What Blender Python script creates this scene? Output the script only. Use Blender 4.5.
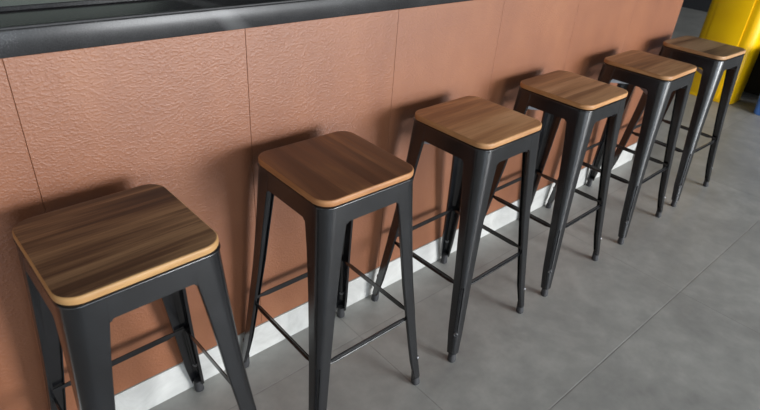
import bpy, bmesh, math, random
from mathutils import Vector, Matrix

for o in list(bpy.data.objects):
    bpy.data.objects.remove(o)
scene = bpy.context.scene
COL = scene.collection
random.seed(7)

# ---------------------------------------------------------------- camera
cam_data = bpy.data.cameras.new('camera')
cam = bpy.data.objects.new('camera', cam_data)
COL.objects.link(cam)
cam_data.sensor_fit = 'HORIZONTAL'
cam_data.sensor_width = 36.0
cam_data.lens = 559.54 / 760.0 * 36.0
YAW, PITCH, ROLL = 0.7617, 0.5390, 0.0775
fw = Vector((math.sin(YAW) * math.cos(PITCH), math.cos(YAW) * math.cos(PITCH), -math.sin(PITCH)))
rt0 = Vector((math.cos(YAW), -math.sin(YAW), 0))
up0 = rt0.cross(fw)
rt = math.cos(ROLL) * rt0 + math.sin(ROLL) * up0
up = -math.sin(ROLL) * rt0 + math.cos(ROLL) * up0
M = Matrix((rt, up, -fw)).transposed().to_4x4()
M.translation = Vector((0, -1.2037, 1.3952))
cam.matrix_world = M
cam_data.clip_start = 0.02
cam_data.dof.use_dof = True
cam_data.dof.focus_distance = 1.7
cam_data.dof.aperture_fstop = 5.6
scene.camera = cam

# ---------------------------------------------------------------- world, lights, exposure
world = bpy.data.worlds.new('world')
scene.world = world
world.use_nodes = True
bg = world.node_tree.nodes['Background']
bg.inputs['Color'].default_value = (0.80, 0.90, 1.0, 1)
bg.inputs['Strength'].default_value = 1.0


def window_light(name, x, z, sx, sz, power, col=(1.0, 0.98, 0.95), y=-8.0):
    l = bpy.data.lights.new(name, 'AREA')
    l.shape = 'RECTANGLE'
    l.size = sx
    l.size_y = sz
    l.energy = power
    l.color = col
    o = bpy.data.objects.new(name, l)
    o.location = (x, y, z)
    o.rotation_euler = (math.radians(90), 0, 0)     # emits towards +y
    COL.objects.link(o)
    return o


WINS = [(3.9, 1.5, 3.0, 2.8, 700), (7.2, 1.5, 2.6, 2.8, 170), (-0.6, 1.5, 3.4, 2.8, 190)]
for wx, wz, wsx, wsz, wp in WINS:
    COOL = (0.80, 0.90, 1.0) if wx < 1 else (0.96, 0.98, 1.0)
    window_light('sky_through_window', wx, 2.22, wsx, 1.30, wp * 0.78, COOL)          # bright sky in the upper panes
    window_light('ground_through_window', wx, 0.83, wsx, 1.40, wp * 1.0, COOL)  # bright pavement seen below


def overhead_fill(x, y, sx, sy, power):
    l = bpy.data.lights.new('overhead_fill', 'AREA')
    l.shape = 'RECTANGLE'
    l.size = sx
    l.size_y = sy
    l.energy = power
    l.color = (1.0, 0.96, 0.90)
    o = bpy.data.objects.new('overhead_fill', l)
    o.location = (x, y, 3.5)
    COL.objects.link(o)


overhead_fill(2.2, -5.7, 6.0, 1.6, 36)  # unseen fill lamp, added to light the floor without reaching the seat shadows

vs = scene.view_settings
vs.view_transform = 'Standard'
vs.look = 'None'
vs.gamma = 1.0
vs.use_curve_mapping = False
vs.exposure = -0.55


# ---------------------------------------------------------------- material helpers
def lin(r, g, b):
    f = lambda c: (c / 255 / 12.92) if c / 255 <= 0.04045 else ((c / 255 + 0.055) / 1.055) ** 2.4
    return (f(r), f(g), f(b), 1.0)


class NT:
    def __init__(self, name):
        self.m = bpy.data.materials.new(name)
        self.m.use_nodes = True
        self.t = self.m.node_tree
        self.b = self.t.nodes['Principled BSDF']

    def n(self, typ, **kw):
        nd = self.t.nodes.new(typ)
        for k, v in kw.items():
            setattr(nd, k, v)
        return nd

    def put(self, sock, v):
        if isinstance(v, bpy.types.NodeSocket):
            self.t.links.new(v, sock)
        else:
            sock.default_value = v

    def math(self, op, a, b=None, c=None):
        nd = self.n('ShaderNodeMath', operation=op)
        self.put(nd.inputs[0], a)
        if b is not None:
            self.put(nd.inputs[1], b)
        if c is not None:
            self.put(nd.inputs[2], c)
        return nd.outputs[0]

    def coord(self, which='Object'):
        return self.n('ShaderNodeTexCoord').outputs[which]

    def mapping(self, vec, loc=(0, 0, 0), rot=(0, 0, 0), scale=(1, 1, 1)):
        nd = self.n('ShaderNodeMapping')
        self.put(nd.inputs['Vector'], vec)
        nd.inputs['Location'].default_value = loc
        nd.inputs['Rotation'].default_value = rot
        nd.inputs['Scale'].default_value = scale
        return nd.outputs[0]

    def noise(self, vec, scale, detail=3, rough=0.5, dist=0.0):
        nd = self.n('ShaderNodeTexNoise')
        self.put(nd.inputs['Vector'], vec)
        nd.inputs['Scale'].default_value = scale
        nd.inputs['Detail'].default_value = detail
        nd.inputs['Roughness'].default_value = rough
        nd.inputs['Distortion'].default_value = dist
        return nd.outputs['Fac']

    def ramp(self, fac, stops):
        nd = self.n('ShaderNodeValToRGB')
        self.put(nd.inputs[0], fac)
        e = nd.color_ramp.elements
        while len(e) < len(stops):
            e.new(0.5)
        for k, (p, c) in enumerate(stops):
            e[k].position = p
            e[k].color = c
        return nd.outputs[0]

    def mix(self, fac, a, b, mode='MIX'):
        nd = self.n('ShaderNodeMix', data_type='RGBA', blend_type=mode)
        self.put(nd.inputs[0], fac)
        self.put(nd.inputs[6], a)
        self.put(nd.inputs[7], b)
        return nd.outputs[2]

    def bump(self, h, strength=0.5, dist=0.01):
        nd = self.n('ShaderNodeBump')
        nd.inputs['Strength'].default_value = strength
        nd.inputs['Distance'].default_value = dist
        self.put(nd.inputs['Height'], h)
        self.put(self.b.inputs['Normal'], nd.outputs[0])

    def set(self, **kw):
        for k, v in kw.items():
            self.put(self.b.inputs[k.replace('_', ' ')], v)
        return self.m


def grey(v, a=1.0):
    return (v, v, v, a)


# black powder-coated steel
def make_black_metal():
    t = NT('black_steel')
    c = t.coord()
    n = t.noise(c, 22, 4, 0.6)
    col = t.ramp(n, [(0.3, lin(15, 15, 17)), (0.75, lin(25, 26, 29))])
    sc = t.noise(t.mapping(c, scale=(160, 160, 30)), 3.0, 2, 0.7)
    wear = t.ramp(sc, [(0.73, grey(0)), (0.78, grey(1))])
    col = t.mix(t.math('MULTIPLY', wear, 0.35), col, lin(120, 122, 124))
    r = t.ramp(t.noise(c, 9, 3), [(0.3, grey(0.22)), (0.7, grey(0.27))])
    t.bump(t.noise(c, 300, 2), 0.02, 0.001)
    return t.set(Base_Color=col, Roughness=r, Metallic=0.0, Specular_IOR_Level=0.85)


BLACK = make_black_metal()


def make_plain(name, col, rough=0.5, metal=0.0, nscale=40, var=0.06, bump=0.0, **kw):
    t = NT(name)
    c = t.coord()
    n = t.noise(c, nscale, 3)
    dark = tuple(max(0, x * (1 - var * 2)) for x in col[:3]) + (1,)
    lite = tuple(min(1, x * (1 + var * 2)) for x in col[:3]) + (1,)
    cc = t.ramp(n, [(0.3, dark), (0.7, lite)])
    if bump:
        t.bump(n, bump, 0.002)
    return t.set(Base_Color=cc, Roughness=rough, Metallic=metal, **kw)


RUBBER = make_plain('dark_rubber', lin(52, 52, 54), 0.75)
BRACE = make_plain('galvanised_strip', lin(145, 147, 153), 0.45, 0.3)
STEEL = make_plain('bolt_steel', lin(130, 130, 132), 0.42, 0.8)


def make_wood(name, cols, axis, seed, boards, edge=False, streak=26.0, knots=False, contrast=1.0):
    """cols: dark, mid, light.  axis 0: grain along x, 1: along y."""
    t = NT(name)
    c = t.coord()
    rot = (0, 0, math.radians(90)) if axis == 1 else (0, 0, 0)
    v = t.mapping(c, loc=(seed * 1.37, seed * 0.71, seed * 0.3), rot=rot)
    sep = t.n('ShaderNodeSeparateXYZ')
    t.put(sep.inputs[0], t.mapping(c, rot=rot))
    # boards across the grain
    bi = t.math('FLOOR', t.math('MULTIPLY', t.math('ADD', sep.outputs[1], 0.151), boards / 0.302))
    wn = t.n('ShaderNodeTexWhiteNoise', noise_dimensions='1D')
    t.put(wn.inputs['W'], t.math('ADD', bi, seed * 3.1))
    jump = t.n('ShaderNodeCombineXYZ')
    t.put(jump.inputs[0], t.math('MULTIPLY', wn.outputs[0], 9.0))
    t.put(jump.inputs[2], t.math('MULTIPLY', wn.outputs[0], 3.0))
    add = t.n('ShaderNodeVectorMath', operation='ADD')
    t.put(add.inputs[0], v)
    t.put(add.inputs[1], jump.outputs[0])
    vb = add.outputs[0]
    broad = t.noise(t.mapping(vb, scale=(1.3, streak, 6)), 1.0, 4, 0.55, 0.5)
    fine = t.noise(t.mapping(vb, scale=(5, streak * 9, 20)), 1.0, 3, 0.6, 0.3)
    wv = t.math('ADD', t.math('MULTIPLY', broad, 0.78), t.math('MULTIPLY', fine, 0.22))
    wv = t.math('ADD', wv, t.math('MULTIPLY', t.math('SUBTRACT', wn.outputs[0], 0.5), 0.14))
    w = 0.125 / contrast
    col = t.ramp(wv, [(0.5 - w, cols[0]), (0.5, cols[1]), (0.5 + w, cols[2])])
    if knots:
        k = t.n('ShaderNodeTexVoronoi', distance='EUCLIDEAN')
        t.put(k.inputs['Vector'], t.mapping(v, loc=(0.3, 0.1, 0), scale=(3.0, 7.0, 1.0)))
        k.inputs['Scale'].default_value = 1.0
        kf = t.ramp(k.outputs['Distance'], [(0.04, grey(1)), (0.22, grey(0))])
        col = t.mix(t.math('MULTIPLY', kf, 0.55), col, cols[0])
    # joint lines
    fr = t.math('FRACT', t.math('MULTIPLY', t.math('ADD', sep.outputs[1], 0.151), boards / 0.302))
    jl = t.math('LESS_THAN', fr, 0.012 * boards / 3)
    col = t.mix(t.math('MULTIPLY', jl, 0.35), col, cols[0])
    t.bump(fine, 0.05, 0.001)
    return t.set(Base_Color=col, Roughness=t.ramp(fine, [(0.3, grey(0.42)), (0.7, grey(0.56))]))


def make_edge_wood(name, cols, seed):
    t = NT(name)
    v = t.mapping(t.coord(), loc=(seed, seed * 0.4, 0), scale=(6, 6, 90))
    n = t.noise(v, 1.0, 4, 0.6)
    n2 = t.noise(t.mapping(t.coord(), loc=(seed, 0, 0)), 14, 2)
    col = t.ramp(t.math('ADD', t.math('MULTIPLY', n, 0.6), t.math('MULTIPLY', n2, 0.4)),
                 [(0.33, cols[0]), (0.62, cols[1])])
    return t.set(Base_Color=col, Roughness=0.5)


def make_terracotta():
    t = NT('terracotta_textured_paint')
    c = t.coord()
    big = t.noise(c, 2.2, 4, 0.6)
    mid = t.noise(t.mapping(c, scale=(1, 1, 0.35)), 7, 4, 0.6)
    f = t.math('ADD', t.math('MULTIPLY', big, 0.55), t.math('MULTIPLY', mid, 0.45))
    col = t.ramp(f, [(0.32, lin(121, 70, 41)), (0.55, lin(135, 82, 50)), (0.75, lin(149, 96, 62))])
    wide = t.noise(c, 5, 2)
    grain = t.ramp(t.noise(t.mapping(c, scale=(0.7, 1, 1)), 230, 1, 0.4), [(0.46, grey(0)), (0.68, grey(1))])
    grain2 = t.noise(c, 420, 1, 0.5)
    h = t.math('ADD', t.math('MULTIPLY', grain, t.math('ADD', 0.4, wide)), t.math('MULTIPLY', grain2, 0.35))
    t.bump(h, 0.24, 0.0022)
    return t.set(Base_Color=col, Roughness=0.50, Specular_IOR_Level=0.75)


TERRA = make_terracotta()


def make_granite():
    t = NT('polished_black_granite')
    c = t.coord()
    n = t.noise(c, 320, 3, 0.6)
    cloud = t.noise(c, 9, 4, 0.6)
    col = t.ramp(t.math('ADD', t.math('MULTIPLY', n, 0.5), t.math('MULTIPLY', cloud, 0.5)),
                 [(0.35, lin(34, 34, 35)), (0.6, lin(50, 50, 51)), (0.72, lin(80, 80, 81))])
    vein = t.n('ShaderNodeTexWave', wave_type='BANDS', bands_direction='DIAGONAL')
    t.put(vein.inputs['Vector'], c)
    vein.inputs['Scale'].default_value = 0.55
    vein.inputs['Distortion'].default_value = 5
    vein.inputs['Detail'].default_value = 3
    vf = t.ramp(vein.outputs['Fac'], [(0.985, grey(0)), (1.0, grey(1))])
    col = t.mix(t.math('MULTIPLY', vf, 0.3), col, lin(120, 120, 120))
    return t.set(Base_Color=col, Roughness=0.24, Specular_IOR_Level=0.25)


GRANITE = make_granite()


def make_floor():
    t = NT('grey_cement_tile')
    c = t.coord()
    sep = t.n('ShaderNodeSeparateXYZ')
    t.put(sep.inputs[0], c)

    def line(sock, off, per, half):
        fr = t.math('FRACT', t.math('ADD', t.math('DIVIDE', t.math('SUBTRACT', sock, off), per), 100.5))
        d = t.math('MULTIPLY', t.math('ABSOLUTE', t.math('SUBTRACT', fr, 0.5)), per)
        return t.math('SUBTRACT', 1.0, t.math('SMOOTH_MIN', t.math('DIVIDE', d, half), 1.0, 0.3))
    lx = line(sep.outputs[0], 0.965, 1.2, 0.0028)
    ly = line(sep.outputs[1], -0.742, 0.603, 0.0028)
    j = t.math('MAXIMUM', t.math('MAXIMUM', lx, ly), 0.0)
    # tint of each tile
    ix = t.math('FLOOR', t.math('DIVIDE', t.math('SUBTRACT', sep.outputs[0], 0.965), 1.2))
    iy = t.math('FLOOR', t.math('DIVIDE', t.math('SUBTRACT', sep.outputs[1], -0.742), 0.603))
    wn = t.n('ShaderNodeTexWhiteNoise', noise_dimensions='2D')
    cb = t.n('ShaderNodeCombineXYZ')
    t.put(cb.inputs[0], ix)
    t.put(cb.inputs[1], iy)
    t.put(wn.inputs['Vector'], cb.outputs[0])
    big = t.noise(c, 3.0, 5, 0.62, 0.4)
    mid = t.noise(c, 14, 4, 0.6)
    f = t.math('ADD', t.math('MULTIPLY', big, 0.65), t.math('MULTIPLY', mid, 0.35))
    f = t.math('ADD', f, t.math('MULTIPLY', t.math('SUBTRACT', wn.outputs[0], 0.5), 0.05))
    col = t.ramp(f, [(0.32, lin(146, 146, 143)), (0.51, lin(166, 166, 162)), (0.68, lin(186, 186, 181))])
    col = t.mix(t.math('MULTIPLY', j, 0.45), col, lin(112, 111, 108))
    t.bump(t.math('SUBTRACT', t.math('MULTIPLY', mid, 0.05), j), 0.35, 0.0015)
    return t.set(Base_Color=col, Roughness=t.ramp(mid, [(0.3, grey(0.38)), (0.7, grey(0.52))]))


FLOOR = make_floor()


def make_baseboard():
    t = NT('white_stone_skirting')
    c = t.coord()
    n = t.noise(c, 9, 5, 0.65, 1.2)
    col = t.ramp(n, [(0.3, lin(184, 183, 179)), (0.55, lin(202, 201, 197)), (0.75, lin(211, 210, 206))])
    return t.set(Base_Color=col, Roughness=0.35)


SKIRT = make_baseboard()
DARKGAP = make_plain('dark_joint_filler', lin(86, 58, 46), 0.9)
WALLPAINT = make_plain('pale_wall_paint', lin(205, 203, 198), 0.8, nscale=4, var=0.02)
GREENPAINT = make_plain('sage_grey_wall_paint', lin(176, 186, 176), 0.8, nscale=4, var=0.02)
CHARCOAL = make_plain('charcoal_wall_paint', lin(32, 33, 36), 0.7, nscale=4, var=0.04)
CEILING = make_plain('ceiling_paint', lin(96, 96, 96), 0.9, nscale=4, var=0.02)
FRAME = make_plain('dark_window_frame', lin(40, 41, 44), 0.5)
YELLOW = make_plain('glossy_yellow_paint', lin(255, 196, 0), 0.32, nscale=6, var=0.03)
YELLOWDK = make_plain('yellow_panel_groove', lin(150, 104, 6), 0.5)
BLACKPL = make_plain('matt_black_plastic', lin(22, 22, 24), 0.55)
BLUE = make_plain('blue_plastic', lin(84, 130, 205), 0.4, nscale=10, var=0.03)


# ---------------------------------------------------------------- mesh helpers
def link_mesh(name, bm, mats, parent=None, smooth_angle=35):
    bmesh.ops.recalc_face_normals(bm, faces=bm.faces)
    me = bpy.data.meshes.new(name)
    bm.to_mesh(me)
    bm.free()
    for m in (mats if isinstance(mats, (list, tuple)) else [mats]):
        me.materials.append(m)
    if smooth_angle:
        me.shade_smooth()
        me.set_sharp_from_angle(angle=math.radians(smooth_angle))
    o = bpy.data.objects.new(name, me)
    COL.objects.link(o)
    if parent is not None:
        o.parent = parent
    return o


def thing(name, label, cat, loc=(0, 0, 0), rz=0.0, group=None):
    o = bpy.data.objects.new(name, None)
    o.empty_display_size = 0.1
    o.location = loc
    o.rotation_euler = (0, 0, rz)
    COL.objects.link(o)
    tag(o, label, cat, group)
    return o


def tag(o, label, cat, group=None):
    o['label'] = label
    o['category'] = cat
    if group:
        o['group'] = group
    return o


def structure(o, label=None):
    o['kind'] = 'structure'
    if label:
        o['label'] = label
    return o


def box(bm, x0, x1, y0, y1, z0, z1, bev=0.0, seg=2):
    r = bmesh.ops.create_cube(bm, size=1.0)
    vs_ = r['verts']
    for v in vs_:
        v.co = Vector((x0 + (v.co.x + .5) * (x1 - x0), y0 + (v.co.y + .5) * (y1 - y0), z0 + (v.co.z + .5) * (z1 - z0)))
    if bev:
        es = {e for v in vs_ for e in v.link_edges}
        bmesh.ops.bevel(bm, geom=list(es), offset=bev, segments=seg, affect='EDGES', profile=0.5)


def loft(bm, loops, cap=True, mat=0):
    rows = [[bm.verts.new(p) for p in lp] for lp in loops]
    n = len(rows[0])
    fs = []
    for a, b in zip(rows, rows[1:]):
        for i in range(n):
            fs.append(bm.faces.new((a[i], a[(i + 1) % n], b[(i + 1) % n], b[i])))
    if cap:
        fs.append(bm.faces.new(rows[0][::-1]))
        fs.append(bm.faces.new(rows[-1]))
    for f in fs:
        f.material_index = mat
    return rows, fs


def rounded_square(a, r, n=9, b=None):
    b = a if b is None else b
    pts = []
    for cx, cy, t0 in ((1, 1, 0), (-1, 1, 90), (-1, -1, 180), (1, -1, 270)):
        for k in range(n + 1):
            t = math.radians(t0 + 90 * k / n)
            pts.append((cx * (a - r) + r * math.cos(t), cy * (b - r) + r * math.sin(t)))
    return pts


def interp(tab, z):
    for (z0, v0), (z1, v1) in zip(tab, tab[1:]):
        if z0 <= z <= z1:
            return v0 + (v1 - v0) * (z - z0) / (z1 - z0)
    return tab[0][1] if z < tab[0][0] else tab[-1][1]


# ---------------------------------------------------------------- the room
X0, X1, Y0, Y1, ZC = -3.2, 8.8, -8.15, 3.2, 3.6

bm = bmesh.new()
box(bm, X0, X1, Y0, Y1, -0.1, 0.0)
floor = structure(link_mesh('floor', bm, FLOOR, smooth_angle=0), 'grey cement tile floor')

bm = bmesh.new()
box(bm, X0, X1, Y0, Y1, ZC, ZC + 0.1)
structure(link_mesh('ceiling', bm, CEILING, smooth_angle=0))

bm = bmesh.new()
box(bm, X0 - 0.1, X0, Y0, Y1, 0, ZC)
structure(link_mesh('wall_left', bm, WALLPAINT, smooth_angle=0))

bm = bmesh.new()
box(bm, X1, X1 + 0.1, Y0, Y1, 0, ZC)
structure(link_mesh('wall_right', bm, CHARCOAL, smooth_angle=0), 'dark far wall beyond the yellow cabinet')

bm = bmesh.new()
box(bm, X0, 1.8, Y1, Y1 + 0.1, 0, ZC)
structure(link_mesh('wall_back', bm, GREENPAINT, smooth_angle=0))
bm = bmesh.new()
box(bm, 1.8, X1, Y1, Y1 + 0.1, 0, ZC)
structure(link_mesh('wall_rear', bm, CHARCOAL, smooth_angle=0))

# window side of the room, behind the photographer
bm = bmesh.new()
y0, y1 = Y0, Y0 + 0.1
for a, b in [(X0, -2.3), (1.1, 2.4), (5.4, 5.9), (8.5, X1)]:
    box(bm, a, b, y0, y1, 0, ZC)
for cx, cz, sx, sz, _p in WINS:
    box(bm, cx - sx / 2, cx + sx / 2, y0, y1, cz + sz / 2, ZC)
    box(bm, cx - sx / 2, cx + sx / 2, y0, y1, 0, cz - sz / 2)
structure(link_mesh('wall_front', bm, WALLPAINT, smooth_angle=0))
for k, (cx, cz, sx, sz, _p) in enumerate(WINS):
    bm = bmesh.new()
    l, r, bt, tp = cx - sx / 2, cx + sx / 2, cz - sz / 2, cz + sz / 2
    fy0, fy1 = Y0 + 0.13, Y0 + 0.17
    box(bm, l, l + .05, fy0, fy1, bt, tp)
    box(bm, r - .05, r, fy0, fy1, bt, tp)
    box(bm, l + .05, r - .05, fy0, fy1, bt, bt + .05)
    box(bm, l + .05, r - .05, fy0, fy1, tp - .05, tp)
    box(bm, cx - .02, cx + .02, fy0, fy1, bt + .05, tp - .05)
    structure(link_mesh('window_%d' % (k + 1), bm, FRAME, smooth_angle=0))

# ---------------------------------------------------------------- the bar counter
BAR_X0, BAR_X1 = -2.4, 3.195
bar = thing('bar_counter', 'terracotta panelled bar counter with white skirting behind the stools', 'bar counter')
bm = bmesh.new()
box(bm, BAR_X0, BAR_X1 - 0.001, 0.022, 0.62, 0.0, 1.052)
link_mesh('carcass', bm, DARKGAP, bar, 0)
seams = [BAR_X0] + [0.169 + 0.5 * k for k in range(-5, 6)] + [BAR_X1]
for a, b in zip(seams, seams[1:]):
    if b - a < 0.05:
        continue
    bm = bmesh.new()
    g = 0.0004
    box(bm, a + (g if a > BAR_X0 else 0), b - (g if b < BAR_X1 else 0), 0.006, 0.0215, 0.1165, 1.052, 0.0006, 1)
    link_mesh('front_panel', bm, TERRA, bar, 0)
bm = bmesh.new()
box(bm, BAR_X1 - 0.0005, BAR_X1 + 0.012, 0.007, 0.62, 0.1165, 1.052, 0.0012, 1)
link_mesh('end_panel', bm, TERRA, bar, 0)
bm = bmesh.new()
box(bm, BAR_X0, BAR_X1 + 0.012, 0.003, 0.0215, 0.0, 0.1145, 0.0015, 1)
box(bm, BAR_X1, BAR_X1 + 0.014, 0.0215, 0.62, 0.0, 0.1145, 0.0015, 1)
sk = link_mesh('skirting', bm, SKIRT, bar, 0)
sk['label'] = 'white stone skirting board'

ct = thing('countertop', 'polished black granite countertop running along the top of the terracotta bar', 'countertop', (0, 0, 1.0525))
bm = bmesh.new()
box(bm, BAR_X0, BAR_X1 + 0.06, 0.0, 0.66, 0.0, 0.05, 0.003, 2)
link_mesh('slab', bm, GRANITE, ct, 30)
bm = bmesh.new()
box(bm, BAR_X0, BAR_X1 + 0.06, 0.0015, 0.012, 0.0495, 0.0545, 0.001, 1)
link_mesh('dark_edge_line', bm, BLACKPL, ct, 30)['label'] = 'thin dark line along the front edge'  # strip added to draw the dark line along the slab's front edge
bm = bmesh.new()
box(bm, BAR_X0, BAR_X1 + 0.06, 0.145, 0.66, 0.05, 0.060, 0.0015, 1)
link_mesh('raised_ledge', bm, GRANITE, ct, 30)

# ---------------------------------------------------------------- bar stools
E_TAB = [(0.028, 0.2065), (0.12, 0.1955), (0.262, 0.1815), (0.41, 0.1685), (0.49, 0.163), (0.613, 0.156), (0.742, 0.1500)]
W_TAB = [(0.028, 0.028), (0.10, 0.035), (0.262, 0.041), (0.33, 0.044), (0.50, 0.053), (0.613, 0.062), (0.69, 0.071), (0.742, 0.073)]
R_TAB = [(0.028, 0.013), (0.28, 0.018), (0.5, 0.028), (0.742, 0.040)]
TH = 0.0022
BAR_Z = 0.283


def leg_section(z, sx, sy, groove):
    e, w, r = interp(E_TAB, z), interp(W_TAB, z), interp(R_TAB, z)
    lip = 0.009
    n = 16
    pts = [(e - w, e - lip), (e - w, e - 0.002), (e - w + 0.002, e)]
    cx = e - r
    for k in range(n + 1):
        t = math.radians(90 - 90 * k / n)
        rr = r
        if 6 <= k <= 10:
            rr = r - groove
        pts.append((cx + rr * math.cos(t), cx + rr * math.sin(t)))
    pts += [(e, e - w + 0.002), (e - 0.002, e - w), (e - lip, e - w)]
    # inward offset
    inner = []
    for i, p in enumerate(pts):
        a = Vector(pts[max(i - 1, 0)])
        b = Vector(pts[min(i + 1, len(pts) - 1)])
        d = (b - a).normalized()
        nrm = Vector((d.y, -d.x))      # right of travel = inside
        inner.append((p[0] + nrm.x * TH, p[1] + nrm.y * TH))
    loop = pts + inner[::-1]
    return [(sx * x, sy * y, z) for x, y in loop]


def leg_mesh(sx, sy):
    bm = bmesh.new()
    G = 0.0045
    zs = [(0.034, 0), (0.05, 0), (0.112, 0), (0.114, G), (0.18, G), (0.262, G), (0.284, G), (0.286, 0), (0.33, 0), (0.41, 0), (0.49, 0),
          (0.55, 0), (0.613, 0), (0.65, 0), (0.69, 0), (0.72, 0), (0.7395, 0), (0.7405, 0), (0.742, 0)]
    loops = [leg_section(z, sx, sy, g) for z, g in zs]
    # the rim of the pressed sheet rolls in a little under the seat
    loops[-1] = [(x * 0.992, y * 0.992, z) for x, y, z in loops[-1]]
    loft(bm, loops)
    return bm


def foot_mesh(sx, sy):
    bm = bmesh.new()
    c = 0.1945
    loops = []
    for z, a in ((0.0, 0.0115), (0.002, 0.0128), (0.010, 0.0132), (0.022, 0.0122), (0.032, 0.0112), (0.046, 0.0108), (0.046, 0.006)):
        cc = c - (z * 0.085)
        loops.append([(sx * (cc + x), sy * (cc + y), z) for x, y in rounded_square(a, a * 0.8, 5)])
    loft(bm, loops)
    return bm


def bolt_mesh(sx, sy):
    bm = bmesh.new()
    z = 0.112
    e, r = interp(E_TAB, z), interp(R_TAB, z)
    c = e - r + r * math.cos(math.radians(45))
    d = Vector((sx * 0.7071, sy * 0.7071, 0))
    t = Vector((-d.y, d.x, 0))
    upv = Vector((0, 0, 1))
    o = Vector((sx * c, sy * c, z))
    loops = []
    for off, rad in ((-0.006, 0.0068), (0.0008, 0.0068), (0.0020, 0.0058), (0.0020, 0.0040), (-0.0010, 0.0034)):
        loops.append([o + d * off + t * rad * math.cos(2 * math.pi * k / 14) + upv * rad * math.sin(2 * math.pi * k / 14) for k in range(14)])
    loft(bm, loops)
    return bm


def seat_mesh():
    bm = bmesh.new()
    a, r = 0.151, 0.042
    prof = [(a - 0.004, 0.7435), (a - 0.0012, 0.7443), (a, 0.7465), (a, 0.7565), (a - 0.0008, 0.7588), (a - 0.0026, 0.7602), (a - 0.0052, 0.7605)]
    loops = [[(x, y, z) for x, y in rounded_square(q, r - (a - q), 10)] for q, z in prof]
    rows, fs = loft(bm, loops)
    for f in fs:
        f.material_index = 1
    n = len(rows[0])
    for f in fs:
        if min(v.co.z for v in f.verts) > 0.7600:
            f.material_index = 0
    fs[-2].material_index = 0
    return bm


def frame_mesh():
    """pressed apron between the legs with filleted lower corners, and the plate under the seat"""
    bm = bmesh.new()
    zb, zt = 0.6905, 0.7415
    hw = interp(E_TAB, 0.72) - interp(W_TAB, 0.72) + 0.004
    fr = 0.006
    out = [(-hw, zt), (-hw, zb - fr)]
    for k in range(1, 8):
        t = math.radians(90 * k / 7)
        out.append((-hw + 0.004 + fr - fr * math.cos(t), zb - fr + fr * math.sin(t)))
    out += [(-x, z) for x, z in out[::-1]]
    for q in range(4):
        ang = q * math.pi / 2
        ca, sa = math.cos(ang), math.sin(ang)

        def P(x, z, dep):
            y = -(interp(E_TAB, z) - 0.0004 - dep)
            return (x * ca - y * sa, x * sa + y * ca, z)
        loft(bm, [[P(x, z, 0) for x, z in out], [P(x, z, 0.002) for x, z in out]])
        # inward return lip along the lower edge
        lp = [(-hw + 0.018, zb + 0.0005), (hw - 0.018, zb + 0.0005), (hw - 0.018, zb + 0.0025), (-hw + 0.018, zb + 0.0025)]
        loft(bm, [[P(x, z, 0.002) for x, z in lp], [P(x, z, 0.011) for x, z in lp]])
    loft(bm, [[(x, y, z) for x, y in rounded_square(a, 0.037, 8)] for a, z in ((0.1465, 0.7350), (0.1506, 0.7362), (0.1516, 0.7378), (0.1517, 0.7390), (0.1512, 0.7404), (0.1500, 0.7414), (0.1465, 0.7434))])
    return bm


def bar_mesh(q):
    """folded angle footrest bar along one side; q quarter turns"""
    bm = bmesh.new()
    e = interp(E_TAB, BAR_Z)
    half = e - 0.006
    ang = q * math.pi / 2
    ca, sa = math.cos(ang), math.sin(ang)
    loops = []
    for s, hgt, fl in ((-half, 0.009, 0.002), (-half + 0.035, 0.009, 0.002), (-half + 0.058, 0.015, 0.007), (half - 0.058, 0.015, 0.007),
                       (half - 0.035, 0.009, 0.002), (half, 0.009, 0.002)):
        y = -(e - 0.010)
        zt, zb = BAR_Z + hgt / 2, BAR_Z - hgt / 2
        rb = 0.0012 + fl * 0.36                      # rolled bead along the lower edge
        prof = [(y, zt)] + [(y + 0.0004 - rb * math.sin(math.radians(k)), zb + rb * math.cos(math.radians(k))) for k in range(0, 181, 20)]
        prof += [(y + 0.0028, zb - rb * 0.6), (y + 0.0028, zt)]
        loops.append([(s * ca - yy * sa, s * sa + yy * ca, z) for yy, z in prof])
    loft(bm, loops)
    return bm


def brace_mesh(sgn, z):
    bm = bmesh.new()
    L, w, t = 0.200, 0.0015, 0.0175          # flat strip on edge, corner to corner
    d = Vector((0.7071, 0.7071 * sgn, 0))
    p = Vector((-d.y, d.x, 0))
    loops = []
    for sx_ in (-L, -L * 0.8, L * 0.8, L):
        o = d * sx_ + Vector((0, 0, z))
        loops.append([o - p * w, o + p * w, o + p * w + Vector((0, 0, t)), o - p * w + Vector((0, 0, t))])
    loft(bm, loops)
    return bm


def build_stool(loc, rz, label, seat_mats):
    st = thing('bar_stool', label, 'bar stool', loc, rz, 'bar stools along the counter')
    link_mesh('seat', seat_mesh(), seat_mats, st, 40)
    link_mesh('seat_frame', frame_mesh(), BLACK, st, 35)
    for sx in (-1, 1):
        for sy in (-1, 1):
            lg = link_mesh('leg', leg_mesh(sx, sy), BLACK, st, 38)
            link_mesh('rubber_foot', foot_mesh(sx, sy), RUBBER, lg, 40)
            link_mesh('bolt', bolt_mesh(sx, sy), STEEL, lg, 40)
    for q in range(4):
        link_mesh('footrest_bar', bar_mesh(q), BLACK, st, 35)
    for sgn, z in ((1, 0.6375), (-1, 0.6585)):
        link_mesh('seat_brace', brace_mesh(sgn, z), BRACE, st, 35)
    return st


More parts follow.
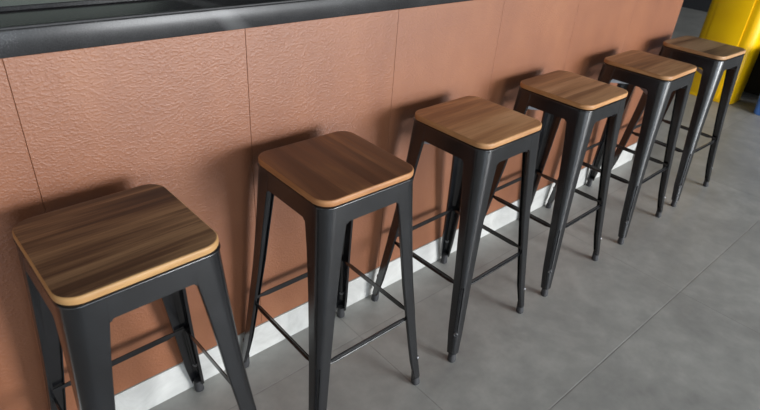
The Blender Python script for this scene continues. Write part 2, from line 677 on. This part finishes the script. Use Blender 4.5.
def copy_stool(src, loc, rz, label, seat_mats):
    r = src.copy()
    COL.objects.link(r)
    r.location = loc
    r.rotation_euler = (0, 0, rz)
    r['label'] = label
    for ch in list(src.children):
        c = ch.copy()
        COL.objects.link(c)
        c.parent = r
        if c.name.split('.')[0] == 'seat':
            c.data = ch.data.copy()
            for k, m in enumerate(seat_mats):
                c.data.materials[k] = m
        for g in ch.children:
            d = g.copy()
            COL.objects.link(d)
            d.parent = c
    return r


L = lin
WOODS = [
    (make_wood('dark_streaked_wood', (L(54, 36, 25), L(94, 68, 47), L(156, 124, 90)), 0, 1.0, 1, streak=22, contrast=1.15),
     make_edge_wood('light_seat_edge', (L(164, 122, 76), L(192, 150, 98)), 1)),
    (make_wood('reddish_brown_wood', (L(96, 60, 38), L(124, 82, 54), L(162, 114, 74)), 1, 2.6, 4, streak=9, contrast=0.9),
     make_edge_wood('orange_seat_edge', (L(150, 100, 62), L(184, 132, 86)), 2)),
    (make_wood('warm_tan_wood', (L(158, 108, 70), L(200, 148, 102), L(222, 176, 130)), 0, 3.3, 3, streak=12),
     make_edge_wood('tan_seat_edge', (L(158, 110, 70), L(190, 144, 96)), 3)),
    (make_wood('knotty_tan_wood', (L(142, 102, 68), L(196, 150, 108), L(222, 180, 138)), 0, 4.9, 3, streak=11, knots=True),
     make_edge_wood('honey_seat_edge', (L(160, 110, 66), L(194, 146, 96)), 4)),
    (make_wood('streaked_brown_wood', (L(128, 92, 62), L(178, 134, 94), L(208, 166, 124)), 0, 5.7, 3, streak=16),
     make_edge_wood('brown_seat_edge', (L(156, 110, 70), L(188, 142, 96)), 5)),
    (make_wood('greyish_brown_wood', (L(98, 78, 58), L(142, 116, 88), L(176, 150, 118)), 0, 6.2, 3, streak=14),
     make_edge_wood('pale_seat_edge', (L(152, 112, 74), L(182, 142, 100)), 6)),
]
STOOLS = [
    ((0.2437, -0.2165, 0), 0.0272, 'black metal bar stool with dark streaked brown seat, first from the left'),
    ((0.7811, -0.2130, 0), -0.0033, 'black metal bar stool with plain reddish brown seat, second from the left'),
    ((1.3303, -0.2175, 0), 0.0134, 'black metal bar stool with warm tan seat, third from the left'),
    ((1.8817, -0.2125, 0), 0.0067, 'black metal bar stool with knotty tan seat, fourth from the left'),
    ((2.4878, -0.2135, 0), 0.0100, 'black metal bar stool with brown streaked seat, fifth from the left'),
    ((3.0594, -0.2150, 0), -0.0244, 'black metal bar stool with greyish brown seat in front of the yellow cabinet'),
]
first = None
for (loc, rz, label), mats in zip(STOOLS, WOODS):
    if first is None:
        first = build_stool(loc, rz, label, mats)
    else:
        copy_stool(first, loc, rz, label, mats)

# ---------------------------------------------------------------- beyond the end of the bar
yc = thing('yellow_cabinet', 'tall glossy yellow cabinet with rounded corners beyond the end of the bar', 'cabinet', (4.98, 0.24, 0))
bm = bmesh.new()
loft(bm, [[(x, y, z) for x, y in rounded_square(a, 0.075, 10, b)] for a, b, z in
          ((0.135, 0.200, 0.0), (0.14, 0.205, 0.006), (0.14, 0.205, 1.19), (0.13, 0.195, 1.2))])
link_mesh('body', bm, YELLOW, yc, 35)
bm = bmesh.new()
box(bm, -0.1475, -0.139, -0.105, 0.130, 0.03, 1.14, 0.003, 2)
link_mesh('front_panel', bm, YELLOW, yc, 30)

bc = thing('black_cabinet', 'low black cabinet standing to the right of the yellow cabinet', 'cabinet', (5.45, -0.10, 0))
bm = bmesh.new()
box(bm, -0.3, 0.3, -0.55, 0.55, 0.05, 0.95, 0.01, 2)
link_mesh('body', bm, BLACKPL, bc, 30)
for sx in (-1, 1):
    for sy in (-1, 1):
        bm = bmesh.new()
        box(bm, sx * 0.26 - 0.02, sx * 0.26 + 0.02, sy * 0.50 - 0.02, sy * 0.50 + 0.02, 0, 0.05)
        link_mesh('foot', bm, BLACKPL, bc, 0)

bb = thing('blue_bin', 'blue plastic bin on the floor before the black cabinet', 'bin', (4.965, -0.275, 0))
bm = bmesh.new()
outer = [[(x, y, z) for x, y in rounded_square(a, 0.03, 6)] for a, z in ((0.135, 0), (0.14, 0.005), (0.16, 0.44), (0.168, 0.445), (0.168, 0.46), (0.155, 0.46), (0.13, 0.02))]
loft(bm, outer)
link_mesh('bucket', bm, BLUE, bb, 40)
